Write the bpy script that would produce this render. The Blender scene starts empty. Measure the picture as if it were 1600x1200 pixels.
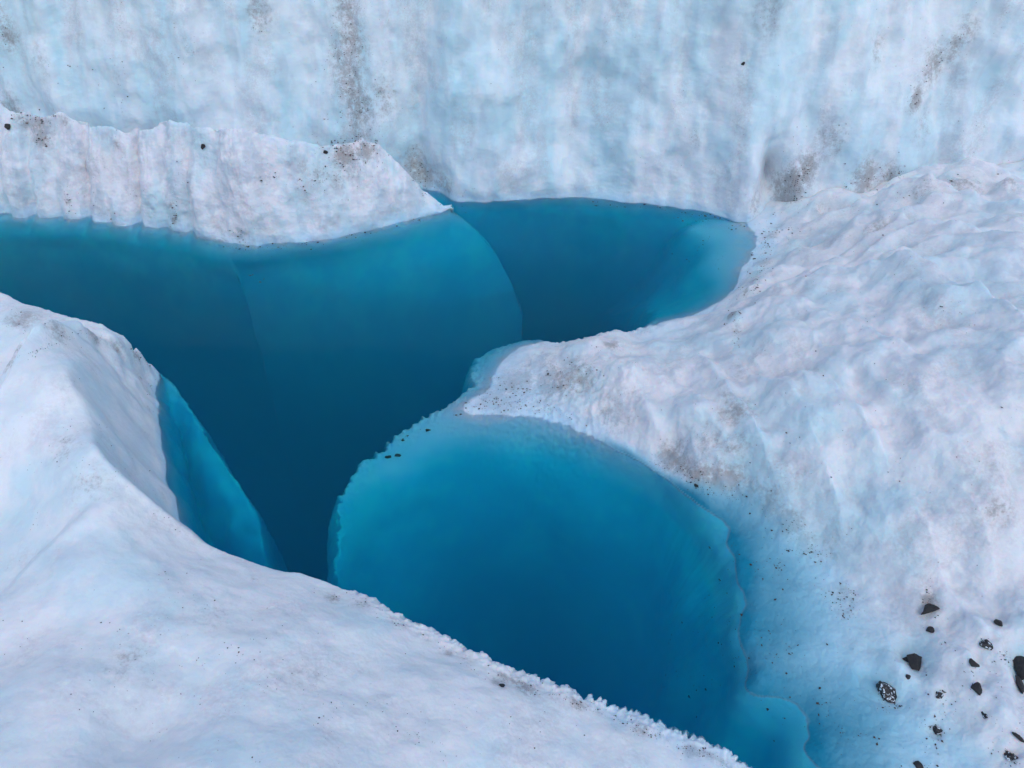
import bpy, math
import numpy as np
from math import radians as R

rng = np.random.RandomState(7)
S = bpy.context.scene
COL = S.collection

# ------------------------------------------------------------------ camera, sky, sun, exposure
CAMH, PITCH = 6.0, R(40)
FPX = 800 / math.tan(R(33.5))                 # focal length in pixels of a 1600 px wide picture
cam_d = bpy.data.cameras.new('camera')
cam_d.sensor_width = 36
cam_d.lens = 18 / math.tan(R(33.5))
cam_d.clip_start, cam_d.clip_end = 0.05, 500
cam = bpy.data.objects.new('camera', cam_d)
cam.location = (0, 0, CAMH)
cam.rotation_euler = (math.pi / 2 - PITCH, 0, 0)
COL.objects.link(cam)
S.camera = cam

SUN_EL, SUN_AZ = R(58), R(162)                # azimuth measured from +Y towards +X
w = bpy.data.worlds.new('World')
S.world = w
w.use_nodes = True
nt = w.node_tree
nt.nodes.clear()
sky = nt.nodes.new('ShaderNodeTexSky')
sky.sky_type = 'NISHITA'
sky.sun_disc = False
sky.sun_elevation = SUN_EL
sky.sun_rotation = SUN_AZ
sky.air_density = 1.0
sky.dust_density = 1.5
sky.ozone_density = 1.0
bg = nt.nodes.new('ShaderNodeBackground')
bg.inputs['Strength'].default_value = 0.15
wo = nt.nodes.new('ShaderNodeOutputWorld')
nt.links.new(sky.outputs[0], bg.inputs[0])
nt.links.new(bg.outputs[0], wo.inputs[0])

sd = bpy.data.lights.new('sun', 'SUN')
sd.energy = 0.5
sd.angle = R(60)
sd.color = (1.0, 0.985, 0.96)
sun = bpy.data.objects.new('sun', sd)
sv = (math.sin(SUN_AZ) * math.cos(SUN_EL), math.cos(SUN_AZ) * math.cos(SUN_EL), math.sin(SUN_EL))
import mathutils
sun.rotation_euler = mathutils.Vector(sv).to_track_quat('Z', 'Y').to_euler()
sun.location = (0, 0, 20)
COL.objects.link(sun)

S.view_settings.view_transform = 'Standard'
S.view_settings.look = 'None'
S.view_settings.exposure = 0.25
S.view_settings.gamma = 1.0
S.view_settings.use_curve_mapping = False
S.render.engine = 'CYCLES'
cy = S.cycles
cy.use_denoising = True
cy.max_bounces = 8
cy.diffuse_bounces = 4
cy.transmission_bounces = 8
cy.volume_bounces = 3
cy.caustics_refractive = True
cy.blur_glossy = 0.5

# ------------------------------------------------------------------ picture <-> place
CP, SP = math.cos(PITCH), math.sin(PITCH)
def rays(px, py):
    px = np.asarray(px, float); py = np.asarray(py, float)
    u = (px - 800) / FPX; v = (600 - py) / FPX
    d = np.stack([u, CP + v * SP, -SP + v * CP], -1)
    return d / np.linalg.norm(d, axis=-1, keepdims=True)
def refr(d, n=1.33):
    ci = -d[..., 2]
    ct = np.sqrt(1 - (1 - ci ** 2) / n ** 2)
    t = d / n
    t[..., 2] = -ct
    return t
def at(px, py, z):
    """point of the place at height z seen at pixel px, py (below 0 through the water)"""
    d = rays(px, py)
    z = np.asarray(z, float)
    up = np.maximum(z, 0)
    k = (CAMH - up) / -d[..., 2]
    p = np.array([0, 0, CAMH]) + d * k[..., None]
    t = refr(d)
    k2 = np.maximum(-z, 0) / -t[..., 2]
    return p + t * k2[..., None]
def pts(L):
    a = np.array(L, float)
    return at(a[:, 0], a[:, 1], a[:, 2])

# ------------------------------------------------------------------ noise
PERM = np.random.RandomState(3).permutation(4096).astype(np.int64)
GR = np.random.RandomState(5).normal(size=(4096, 3)).astype(np.float32)
GR /= np.linalg.norm(GR, axis=1, keepdims=True)
def perlin(x, y, z):
    x, y, z = np.broadcast_arrays(x, y, z)
    xi = np.floor(x).astype(np.int64); yi = np.floor(y).astype(np.int64); zi = np.floor(z).astype(np.int64)
    xf = (x - xi).astype(np.float32); yf = (y - yi).astype(np.float32); zf = (z - zi).astype(np.float32)
    f = lambda t: t * t * t * (t * (t * 6 - 15) + 10)
    u, v, ww = f(xf), f(yf), f(zf)
    out = 0
    for i in (0, 1):
        hx = PERM[(xi + i) & 4095]; wx = u if i else 1 - u
        for j in (0, 1):
            hy = PERM[(hx + yi + j) & 4095]; wy = v if j else 1 - v
            for k in (0, 1):
                h = PERM[(hy + zi + k) & 4095]; wz = ww if k else 1 - ww
                g = GR[h]
                out = out + wx * wy * wz * (g[..., 0] * (xf - i) + g[..., 1] * (yf - j) + g[..., 2] * (zf - k))
    return out * 1.6
def fbm(x, y, z, o=3, g=0.5):
    a, s, t = 1.0, 0, 0
    for i in range(o):
        s = s + a * perlin(x * 2 ** i + 17.3 * i, y * 2 ** i + 5.1 * i, z * 2 ** i)
        a *= g
    return s
def ridged(x, y, z, o=2):
    a, s = 1.0, 0
    for i in range(o):
        s = s + a * (1 - 2 * np.abs(perlin(x * 2 ** i + 7.7 * i, y * 2 ** i, z * 2 ** i + 3.3 * i)))
        a *= 0.5
    return s
def sst(x, a, b):
    t = np.clip((x - a) / (b - a), 0, 1)
    return t * t * (3 - 2 * t)
def smin(a, b, k):
    h = np.clip(0.5 + 0.5 * (b - a) / k, 0, 1)
    return b * (1 - h) + a * h - k * h * (1 - h)
def smax(a, b, k):
    return -smin(-a, -b, k)

# ------------------------------------------------------------------ surfaces through control points
class RBF:
    def __init__(self, P, c=0.25, lam=0.004):
        self.P = P[:, :2].copy(); self.c = c
        z = P[:, 2]; n = len(z)
        D = np.sqrt(((self.P[:, None] - self.P[None]) ** 2).sum(-1) + c * c)
        A = np.zeros((n + 3, n + 3))
        A[:n, :n] = D - np.eye(n) * lam
        A[:n, n] = 1; A[:n, n + 1:] = self.P
        A[n, :n] = 1; A[n + 1:, :n] = self.P.T
        s = np.linalg.solve(A, np.concatenate([z, [0, 0, 0]]))
        self.w = s[:n]; self.a = s[n:]
    def __call__(self, x, y):
        o = self.a[0] + self.a[1] * x + self.a[2] * y
        for (px, py), wt in zip(self.P, self.w):
            o = o + wt * np.sqrt((x - px) ** 2 + (y - py) ** 2 + self.c ** 2)
        return o
def smooth_line(P, n=5):
    """Catmull-Rom through the points"""
    P = np.vstack([2 * P[0] - P[1], P, 2 * P[-1] - P[-2]])
    out = []
    for i in range(1, len(P) - 2):
        for t in np.arange(n) / n:
            a, b, c, d = P[i - 1], P[i], P[i + 1], P[i + 2]
            out.append(0.5 * (2 * b + (c - a) * t + (2 * a - 5 * b + 4 * c - d) * t * t + (3 * b - a - 3 * c + d) * t ** 3))
    out.append(P[-2])
    return np.array(out)
class Line:
    """distance to a polyline, the arc length there and the line's own height there"""
    def __init__(self, P, n=5):
        self.Q = smooth_line(P, n)
        self.L = np.concatenate([[0], np.cumsum(np.linalg.norm(np.diff(self.Q[:, :2], axis=0), axis=1))])
    def __call__(self, x, y):
        best = np.full(x.shape, 1e9); s = np.zeros(x.shape); z = np.zeros(x.shape); self.side = np.zeros(x.shape)
        for i in range(len(self.Q) - 1):
            a, b = self.Q[i], self.Q[i + 1]
            e = b[:2] - a[:2]; l2 = max((e ** 2).sum(), 1e-9)
            t = np.clip(((x - a[0]) * e[0] + (y - a[1]) * e[1]) / l2, 0, 1)
            d = (x - a[0] - t * e[0]) ** 2 + (y - a[1] - t * e[1]) ** 2
            m = d < best
            best = np.where(m, d, best)
            s = np.where(m, self.L[i] + t * math.sqrt(l2), s)
            z = np.where(m, a[2] + t * (b[2] - a[2]), z)
            self.side = np.where(m, np.sign(e[1] * (x - a[0]) - e[0] * (y - a[1])), self.side)
        return np.sqrt(best), s, z
def inside(poly, x, y):
    r = np.zeros(x.shape, bool)
    n = len(poly)
    for i in range(n):
        x0, y0 = poly[i][:2]; x1, y1 = poly[(i + 1) % n][:2]
        if y0 == y1: continue
        m = ((y0 > y) != (y1 > y)) & (x < (x1 - x0) * (y - y0) / (y1 - y0) + x0)
        r ^= m
    return r
def upsample(A, n, m):
    """bilinear resize of a coarse grid"""
    a, b = A.shape
    fi = np.linspace(0, a - 1, n); fj = np.linspace(0, b - 1, m)
    i0 = np.minimum(fi.astype(int), a - 2); j0 = np.minimum(fj.astype(int), b - 2)
    ti = (fi - i0)[:, None]; tj = (fj - j0)[None]
    return (A[i0][:, j0] * (1 - ti) * (1 - tj) + A[i0 + 1][:, j0] * ti * (1 - tj)
            + A[i0][:, j0 + 1] * (1 - ti) * tj + A[i0 + 1][:, j0 + 1] * ti * tj)

# ------------------------------------------------------------------ meshes
def link(name, me, mat, parent=None, **props):
    o = bpy.data.objects.new(name, me)
    COL.objects.link(o)
    if mat: me.materials.append(mat)
    if parent: o.parent = parent
    for k, v in props.items(): o[k] = v
    return o
def raw_mesh(name, V, F, smooth=True, attrs=None):
    me = bpy.data.meshes.new(name)
    V = np.asarray(V, np.float32); F = np.asarray(F, np.int32)
    k = F.shape[1]
    me.vertices.add(len(V)); me.vertices.foreach_set('co', V.ravel())
    me.loops.add(F.size); me.loops.foreach_set('vertex_index', F.ravel())
    me.polygons.add(len(F)); me.polygons.foreach_set('loop_start', np.arange(0, F.size, k, dtype=np.int32))
    me.polygons.foreach_set('use_smooth', np.full(len(F), smooth))
    for an, av in (attrs or {}).items():
        at_ = me.attributes.new(an, 'FLOAT', 'POINT'); at_.data.foreach_set('value', np.asarray(av, np.float32).ravel())
    me.update(calc_edges=True)
    return me
def grid_mesh(name, X, Y, Z, flip=False, attrs=None):
    n, m = X.shape
    idx = np.arange(n * m).reshape(n, m)
    a, b, c, d = idx[:-1, :-1], idx[1:, :-1], idx[1:, 1:], idx[:-1, 1:]
    q = np.stack([a, b, c, d] if not flip else [a, d, c, b], -1).reshape(-1, 4)
    return raw_mesh(name, np.stack([X, Y, Z], -1).reshape(-1, 3), q, True, attrs)
def normals(X, Y, Z):
    P = np.stack([X, Y, Z], -1)
    gu = np.gradient(P, axis=0); gv = np.gradient(P, axis=1)
    N = np.cross(gu, gv)
    N /= np.linalg.norm(N, axis=-1, keepdims=True) + 1e-12
    return N

# ------------------------------------------------------------------ materials
def mat_new(name):
    m = bpy.data.materials.new(name); m.use_nodes = True
    t = m.node_tree; t.nodes.clear()
    return m, t
class NB:
    """small node builder"""
    def __init__(s, t): s.t = t
    def n(s, typ, **kw):
        nd = s.t.nodes.new(typ)
        for k, v in kw.items(): setattr(nd, k, v)
        return nd
    def set(s, sock, v):
        if isinstance(v, bpy.types.NodeSocket): s.t.links.new(v, sock)
        elif isinstance(v, tuple) and len(v) == 3 and sock.type == 'RGBA': sock.default_value = (*v, 1)
        else: sock.default_value = v
    def math(s, op, a, b=0.0, clamp=False):
        nd = s.n('ShaderNodeMath', operation=op, use_clamp=clamp)
        s.set(nd.inputs[0], a); s.set(nd.inputs[1], b)
        return nd.outputs[0]
    def mix(s, f, a, b, mode='MIX'):
        nd = s.n('ShaderNodeMix', data_type='RGBA', blend_type=mode)
        s.set(nd.inputs[0], f); s.set(nd.inputs[6], a); s.set(nd.inputs[7], b)
        return nd.outputs[2]
    def ramp(s, v, a, b, x=0.0, y=1.0):
        nd = s.n('ShaderNodeMapRange', interpolation_type='SMOOTHSTEP')
        s.set(nd.inputs[0], v)
        for i, q in enumerate((a, b, x, y)): nd.inputs[i + 1].default_value = q
        return nd.outputs[0]
    def noise(s, co, scale, detail=3.0, rough=0.55, dist=0.0):
        nd = s.n('ShaderNodeTexNoise')
        s.set(nd.inputs['Vector'], co)
        nd.inputs['Scale'].default_value = scale; nd.inputs['Detail'].default_value = detail
        nd.inputs['Roughness'].default_value = rough; nd.inputs['Distortion'].default_value = dist
        return nd.outputs[0]
    def vor(s, co, scale, feat='F1', rnd=1.0):
        nd = s.n('ShaderNodeTexVoronoi', feature=feat)
        s.set(nd.inputs['Vector'], co)
        nd.inputs['Scale'].default_value = scale; nd.inputs['Randomness'].default_value = rnd
        return nd
    def scale(s, co, v, rot=(0, 0, 0)):
        nd = s.n('ShaderNodeMapping')
        s.set(nd.inputs['Vector'], co); nd.inputs['Scale'].default_value = v; nd.inputs['Rotation'].default_value = rot
        return nd.outputs[0]
    def attr(s, name):
        nd = s.n('ShaderNodeAttribute', attribute_name=name)
        return nd.outputs['Fac']

def ice_attrs(X, Y, Z, stretch, cyan_lo):
    """the slow colour variation of the ice, kept on the vertices: patches of clear ice and clouds of dust"""
    a, b, c = (X * stretch[0], Y * stretch[1], Z * stretch[2])
    n = 0.65 * fbm(a * 0.9, b * 0.9, c * 0.9 + 3, 4, 0.6) + 0.35 * fbm(a * 3.4, b * 3.4, c * 3.4, 3, 0.6)
    wx = 0.4 * perlin(a * 1.1, b * 1.1, c * 1.1 + 9)
    d = fbm(a * 1.5 + wx, b * 1.5 + wx, c * 1.5 + 20, 4, 0.65)
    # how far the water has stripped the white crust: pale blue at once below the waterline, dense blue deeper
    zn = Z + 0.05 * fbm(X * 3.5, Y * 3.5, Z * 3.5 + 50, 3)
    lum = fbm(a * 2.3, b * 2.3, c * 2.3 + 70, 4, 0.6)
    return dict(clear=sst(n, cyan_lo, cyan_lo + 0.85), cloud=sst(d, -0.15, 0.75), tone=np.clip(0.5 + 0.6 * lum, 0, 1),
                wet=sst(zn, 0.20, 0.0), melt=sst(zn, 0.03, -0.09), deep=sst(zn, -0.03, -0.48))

def ice_material(name, white, cyan, dust, dusty=0.5, grain=1.0, grey=0.45, mottle=0.9):
    m, t = mat_new(name); b = NB(t)
    geo = b.n('ShaderNodeNewGeometry')
    co = geo.outputs['Position']
    sep = b.n('ShaderNodeSeparateXYZ'); t.links.new(co, sep.inputs[0])
    z = sep.outputs[2]
    cloud = b.attr('cloud')
    d2 = b.noise(co, 38, 3, 0.7)
    g1 = b.noise(co, 9, 4, 0.7)
    # patches of clear bluish ice in the white crust, finely mottled
    f = b.math('ADD', b.attr('clear'), b.math('MULTIPLY', b.math('SUBTRACT', g1, 0.5), mottle), clamp=True)
    f = b.math('ADD', b.math('MULTIPLY', f, 0.7), b.attr('blue'), clamp=True)
    c = b.mix(f, white, cyan)
    # dust: a faint warm veil in clouds, broken into grains
    veil = b.math('MULTIPLY', cloud, b.ramp(b.math('ADD', b.math('MULTIPLY', d2, 0.6), b.math('MULTIPLY', g1, 0.4)), 0.36, 0.66))
    c = b.mix(b.math('MULTIPLY', veil, dusty), c, dust)
    # stains where dirt has gathered
    da = b.attr('dirt')
    gg = b.math('ADD', b.math('MULTIPLY', g1, 0.6), b.math('MULTIPLY', d2, 0.4))
    st1 = b.ramp(b.math('ADD', gg, b.math('MULTIPLY', da, 0.42)), 0.58, 0.86)
    st1 = b.math('MULTIPLY', st1, b.ramp(da, 0.0, 0.35))
    c = b.mix(b.math('MULTIPLY', st1, 0.62), c, (0.20, 0.17, 0.15))
    wash = b.math('MULTIPLY', b.math('MULTIPLY', da, 0.62), b.ramp(g1, 0.25, 0.6))
    c = b.mix(wash, c, (0.44, 0.42, 0.42))
    # single specks of grit
    v = b.vor(co, 24); vd = v.outputs['Distance']; vc = v.outputs['Color']
    sepc = b.n('ShaderNodeSeparateColor'); t.links.new(vc, sepc.inputs[0])
    pick = b.ramp(b.math('ADD', sepc.outputs[0], b.math('MULTIPLY', b.math('ADD', da, b.math('MULTIPLY', cloud, 0.12)), 0.4)), 0.97, 1.0)
    sp = b.math('MULTIPLY', b.ramp(vd, 0.17, 0.08), pick)
    c = b.mix(b.math('MULTIPLY', sp, 0.7), c, (0.07, 0.06, 0.055))
    # old grey ice shows through the crust here and there
    c = b.mix(b.math('MULTIPLY', b.ramp(b.math('ADD', b.attr('tone'), b.math('MULTIPLY', b.math('SUBTRACT', g1, 0.5), 0.7)), 0.52, 0.85), grey), c, (0.50, 0.57, 0.64))
    # ice that stays wet just above the water is clear and bluish; below it the white crust is gone
    c = b.mix(b.math('MULTIPLY', b.math('ADD', b.attr('wet'), b.math('MULTIPLY', b.math('SUBTRACT', g1, 0.5), 0.5), clamp=True), 0.6), c, (0.48, 0.72, 0.87))
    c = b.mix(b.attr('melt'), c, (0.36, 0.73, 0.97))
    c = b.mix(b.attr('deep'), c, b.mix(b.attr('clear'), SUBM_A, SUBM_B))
    c = b.mix(b.attr('pale'), c, (0.32, 0.62, 0.74))  # this and the next: underwater dimming painted as colour above the waterline
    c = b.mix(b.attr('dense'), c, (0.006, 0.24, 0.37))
    # relief
    h = b.math('ADD', b.math('MULTIPLY', d2, 0.010), b.math('MULTIPLY', g1, 0.016))
    h = b.math('ADD', h, b.math('MULTIPLY', vd, 0.006))
    h = b.math('MULTIPLY', h, b.ramp(z, -0.3, 0.03, 0.1, 1.0))
    bp = b.n('ShaderNodeBump'); bp.inputs['Strength'].default_value = 0.55 * grain; bp.inputs['Distance'].default_value = 1.0
    t.links.new(h, bp.inputs['Height'])
    p = b.n('ShaderNodeBsdfPrincipled')
    b.set(p.inputs['Base Color'], c)
    b.set(p.inputs['Roughness'], b.ramp(g1, 0.35, 0.65, 0.38, 0.6))
    p.inputs['IOR'].default_value = 1.31
    b.set(p.inputs['Specular IOR Level'], 0.4)
    p.inputs['Subsurface Weight'].default_value = SSS
    p.inputs['Subsurface Radius'].default_value = (0.35, 0.75, 1.0)
    p.inputs['Subsurface Scale'].default_value = 0.06
    t.links.new(bp.outputs[0], p.inputs['Normal'])
    o = b.n('ShaderNodeOutputMaterial'); t.links.new(p.outputs[0], o.inputs[0])
    return m
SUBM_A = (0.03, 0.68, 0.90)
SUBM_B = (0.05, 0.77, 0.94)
SSS = 1.0
M_CLIFF = ice_material('cliff_ice', (0.78, 0.83, 0.86), (0.54, 0.76, 0.83), (0.52, 0.50, 0.52), 0.50, 0.6, 0.25, 0.4)
M_LEDGE = ice_material('ledge_ice', (0.79, 0.80, 0.83), (0.54, 0.73, 0.79), (0.56, 0.51, 0.53), 0.5)
M_SLOPE = ice_material('crusted_ice', (0.79, 0.80, 0.82), (0.53, 0.72, 0.78), (0.57, 0.53, 0.54), 0.5)
M_NEAR = ice_material('near_ice', (0.86, 0.88, 0.89), (0.66, 0.83, 0.88), (0.60, 0.55, 0.58), 0.4, 0.6, 0.16, 0.5)

def water_material():
    m, t = mat_new('melt_water'); b = NB(t)
    tc = b.n('ShaderNodeTexCoord')
    h = b.math('MULTIPLY', b.noise(tc.outputs['Object'], 1.6, 2, 0.4), 0.006)
    bp = b.n('ShaderNodeBump'); bp.inputs['Strength'].default_value = 0.5; bp.inputs['Distance'].default_value = 1.0
    t.links.new(h, bp.inputs['Height'])
    rf = b.n('ShaderNodeBsdfRefraction'); rf.inputs['IOR'].default_value = 1.33; rf.inputs['Roughness'].default_value = 0.0
    rf.inputs['Color'].default_value = (1, 1, 1, 1)
    gl = b.n('ShaderNodeBsdfGlossy'); gl.inputs['Roughness'].default_value = 0.03; gl.inputs['Color'].default_value = (1, 1, 1, 1)
    fr = b.n('ShaderNodeFresnel'); fr.inputs['IOR'].default_value = 1.33
    for q in (rf, gl, fr): t.links.new(bp.outputs[0], q.inputs['Normal'])
    g = b.n('ShaderNodeMixShader')
    b.set(g.inputs[0], b.math('MULTIPLY', fr.outputs[0], 0.22))
    t.links.new(rf.outputs[0], g.inputs[1]); t.links.new(gl.outputs[0], g.inputs[2])
    va = b.n('ShaderNodeVolumeAbsorption')
    s = np.array(W_SIG); d = s.max() * 1.0
    va.inputs['Color'].default_value = (*(1 - s / d), 1)
    va.inputs['Density'].default_value = d
    vs = b.n('ShaderNodeVolumeScatter')                          # rock flour in the water: a faint milkiness
    vs.inputs['Color'].default_value = (0.35, 0.8, 1.0, 1)
    vs.inputs['Density'].default_value = W_MILK
    vs.inputs['Anisotropy'].default_value = 0.3
    ad = b.n('ShaderNodeAddShader'); t.links.new(va.outputs[0], ad.inputs[0]); t.links.new(vs.outputs[0], ad.inputs[1])
    o = b.n('ShaderNodeOutputMaterial'); t.links.new(g.outputs[0], o.inputs[0]); t.links.new(ad.outputs[0], o.inputs[1])
    return m
W_SIG = (2.0, 0.12, 0.06)
W_MILK = 0.26
M_WATER = water_material()

def stone_material(name, col, col2):
    m, t = mat_new(name); b = NB(t)
    tc = b.n('ShaderNodeTexCoord'); co = tc.outputs['Object']
    n = b.noise(co, 22, 5, 0.7)
    c = b.mix(b.ramp(n, 0.4, 0.65), col, col2)
    bp = b.n('ShaderNodeBump'); bp.inputs['Strength'].default_value = 0.7; bp.inputs['Distance'].default_value = 0.01
    t.links.new(b.noise(co, 60, 5, 0.7), bp.inputs['Height'])
    p = b.n('ShaderNodeBsdfPrincipled'); b.set(p.inputs['Base Color'], c)
    b.set(p.inputs['Roughness'], b.ramp(n, 0.3, 0.7, 0.45, 0.8))
    t.links.new(bp.outputs[0], p.inputs['Normal'])
    o = b.n('ShaderNodeOutputMaterial'); t.links.new(p.outputs[0], o.inputs[0])
    return m
M_STONE = stone_material('black_stone', (0.012, 0.012, 0.014), (0.035, 0.033, 0.032))
M_GRIT = stone_material('dark_grit', (0.02, 0.018, 0.016), (0.07, 0.055, 0.045))

def blobs(X, Y, Z, L, scale=(1, 1, 1)):
    """soft patches (x, y, z, radius, strength) gathered into one field"""
    o = 0
    for x, y, z, r, s in L:
        q = ((X - x) * scale[0]) ** 2 + ((Y - y) * scale[1]) ** 2 + ((Z - z) * scale[2]) ** 2
        o = np.maximum(o, s * np.exp(-q / (r * r)))
    return o

# ================================================================== THE CLIFF behind (a wall: y as a function of x and height)
def cliff_base(x):
    px = [-14, -9, -6, -3.5, -1.5, -0.9, 0, 1.2, 2.6, 3.6, 4.6, 6, 9, 14]
    py = [13.3, 12.9, 12.6, 12.4, 12.25, 11.95, 12.04, 12.05, 11.65, 11.15, 11.35, 11.5, 11.8, 12.5]
    q = smooth_line(np.array(list(zip(px, py))), 6)
    return np.interp(x, q[:, 0], q[:, 1])
def cliff_y(x, z):
    y = cliff_base(x)
    y = y + 0.24 * np.maximum(z, 0) + 0.16 * np.minimum(z, 0)
    # long flutes leaning slightly
    lean = np.interp(x, [-6, 0, 6], [0.02, -0.22, 0.30])
    xs = x + lean * z
    amp = sst(z, -1.2, 0.5) * 0.92 + 0.08
    y = y + amp * (0.36 * perlin(xs * 0.55, z * 0.12, 1.5) + 0.20 * perlin(xs * 1.5 + 3, z * 0.25, 4.2)
                   - 0.10 * ridged(xs * 1.1 + 3, z * 0.16, 4.2, 1) * sst(perlin(xs * 0.4, z * .3, 2.), -.3, .3)
                   + 0.035 * perlin(xs * 4.1, z * 0.7, 9.1))
    y = y + 0.16 * fbm(x * 0.8, z * 0.7, 5.5 + 0 * x, 3) * amp
    # niche with gathered dirt at the foot, right of the far pool; notch behind the ledge tip
    y = y + 0.8 * np.exp(-((x - 4.28 + 0.15 * z) / 0.22) ** 2 - ((z - 0.45) / 0.5) ** 2)
    y = y + 0.30 * np.exp(-((x + 1.55) / 0.35) ** 2) * sst(z, -0.5, 0.3) * sst(z, 2.8, 0.4)
    return y
TOPZ = 4.6
n_x, n_z = 900, 560
xs = np.linspace(-13, 13, n_x)
tt = np.linspace(0, 1, n_z)
zz = np.where(tt < 0.25, -7.6 + tt / 0.25 * 7.4, np.where(tt < 0.8, -0.2 + (tt - 0.25) / 0.55 * (TOPZ + 0.2 - 0.4), 0))
X, T = np.meshgrid(xs, tt, indexing='ij')
Zw = np.broadcast_to(zz, X.shape).copy()
over = T >= 0.8
k = np.clip((T - 0.8) / 0.2, 0, 1)
Zw = np.where(over, TOPZ - 0.4 + 0.4 * np.sin(np.minimum(k * 6, 1) * math.pi / 2) + 0.9 * k + 0.5 * k * perlin(X * 0.3, k * 5, 2.2), Zw)
Yw = cliff_y(X, np.where(over, TOPZ - 0.4, Zw))
Yw = np.where(over, Yw + 0.5 * (1 - np.cos(np.minimum(k * 6, 1) * math.pi / 2)) + 9 * k ** 1.6, Yw)
N = -normals(X, Yw, Zw)
if N[..., 1].mean() > 0: N = -N
hi = sst(Zw, -0.25, 0.1)
dsp = (0.02 + 0.03 * hi) * fbm(X * 1.8, Yw * 1.8, Zw * 1.1, 3) + hi * 0.010 * fbm(X * 6, Yw * 6, Zw * 4, 3) + hi * 0.004 * fbm(X * 24, Yw * 24, Zw * 20, 2, 0.6)
X2, Y2, Z2 = X + N[..., 0] * dsp, Yw + N[..., 1] * dsp, Zw + N[..., 2] * dsp
CL = (X2, Y2, Z2, xs, zz)
def on_cliff(px, py):
    d = rays(px, py)
    y = 12.4
    for _ in range(6):
        kk = y / d[..., 1]
        z = CAMH + d[..., 2] * kk; x = d[..., 0] * kk
        y = float(cliff_y(np.array(x), np.array(z)))
    return x, y, z
cd = []
for (a, b_, r, s) in [(545, 20, .22, .5), (550, 70, .25, .55), (545, 120, .25, .6), (560, 160, .25, .6), (530, 95, .16, .5), (600, 150, .25, .35),
                      (560, 195, .25, .45), (650, 262, .2, .6), (665, 285, .16, .8), (690, 300, .2, .6), (1243, 290, .13, 1.0), (1262, 268, .14, .8), (1235, 310, .16, .8),
                      (1350, 280, .18, .7), (1385, 278, .15, .5), (1460, 100, .16, .6), (1490, 70, .14, .5), (1512, 50, .14, .45), (1433, 155, .10, .8),
                      (1440, 200, .2, .3), (1370, 75, .15, .4), (1200, 20, .2, .4), (10, 50, .18, .55), (60, 95, .2, .3), (405, 20, .18, .45), (185, 110, .15, .25),
                      (300, 75, .14, .3), (1085, 215, .12, .3), (1300, 220, .2, .4), (1180, 330, .2, .4), (760, 15, .15, .2), (20, 170, .2, .5)]:
    x, y, z = on_cliff(a, b_); cd.append((x, y, z, r * 1.25, s))
dirt = blobs(X2, Y2 * 0, Z2, [(a, 0, c, d, e) for a, b_, c, d, e in cd], (1, 1, 0.6))
cb = []
for (a, b_, r, s) in [(85, 30, .16, .75), (92, 80, .14, .6), (95, 130, .12, .4), (170, 60, .4, .2), (60, 150, .4, .15), (450, 120, .5, .35), (620, 230, .4, .35), (860, 60, .8, .2),
                      (700, 130, .5, .2), (880, 250, .6, .15), (250, 180, .6, .15), (930, 290, .5, .12)]:
    x, y, z = on_cliff(a, b_); cb.append((x, 0, z, r, s))
blue = blobs(X2, Y2 * 0, Z2, cb, (1, 1, 0.5))
blue = np.maximum(blue, 0.12 * sst(X2, 1.5, -1.0))
AC = ice_attrs(X2, Y2, Z2, (1.3, 0.6, 0.40), -0.35)
vc_ = []
for (a, b_, r, s) in [(540, 20, .3, .8), (545, 80, .32, .9), (550, 140, .32, .9), (590, 170, .4, .7), (620, 220, .35, .7), (670, 280, .4, .8), (1450, 120, .5, .6), (1250, 280, .4, .8), (1370, 280, .4, .7), (170, 60, .15, .5), (180, 120, .12, .5), (400, 30, .2, .6), (1040, 250, .3, .5), (20, 60, .3, .7)]:
    x, y, z = on_cliff(a, b_); vc_.append((x, 0, z, r, s))
AC['cloud'] = np.maximum(AC['cloud'], blobs(X2, Y2 * 0, Z2, vc_, (1, 1, 0.7)))
me = grid_mesh('ice_cliff', X2, Y2, Z2, True, dict(dirt=dirt, blue=blue, **AC))
link('ice_cliff', me, M_CLIFF, label='tall fluted pale blue ice cliff rising behind the far edge of the pools', category='ice cliff', kind='structure')

# ================================================================== THE LEDGE in front of the cliff, left
wl = at(*np.array([(-500, 330), (-200, 335), (0, 338), (120, 342), (200, 352), (280, 362), (340, 375), (400, 385), (460, 379), (520, 372), (600, 354), (690, 332), (704, 326)], float).T, np.zeros(13))
cr_px = np.array([(-500, 185), (-200, 175), (0, 168), (20, 178), (60, 187), (100, 180), (135, 200), (175, 206), (215, 207), (262, 191), (300, 203), (345, 205), (372, 204), (410, 214), (450, 224), (500, 231), (535, 231), (565, 218), (590, 224), (610, 243), (635, 270), (660, 298), (692, 324), (706, 326)], float)
cr_back = np.array([.75, .75, .75, .75, .75, .72, .7, .7, .68, .7, .66, .62, .6, .6, .62, .66, .7, .72, .66, .55, .42, .3, .1, .03])
crest = []
for (a, b_), bk in zip(cr_px, cr_back):
    d = rays(a, b_)
    y = 11.0
    for _ in range(8):
        kk = y / d[1]; x = d[0] * kk
        y = np.interp(x, wl[:, 0], wl[:, 1]) + bk
    crest.append((x, y, CAMH + d[2] * y / d[1]))
crest = np.array(crest)
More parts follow.
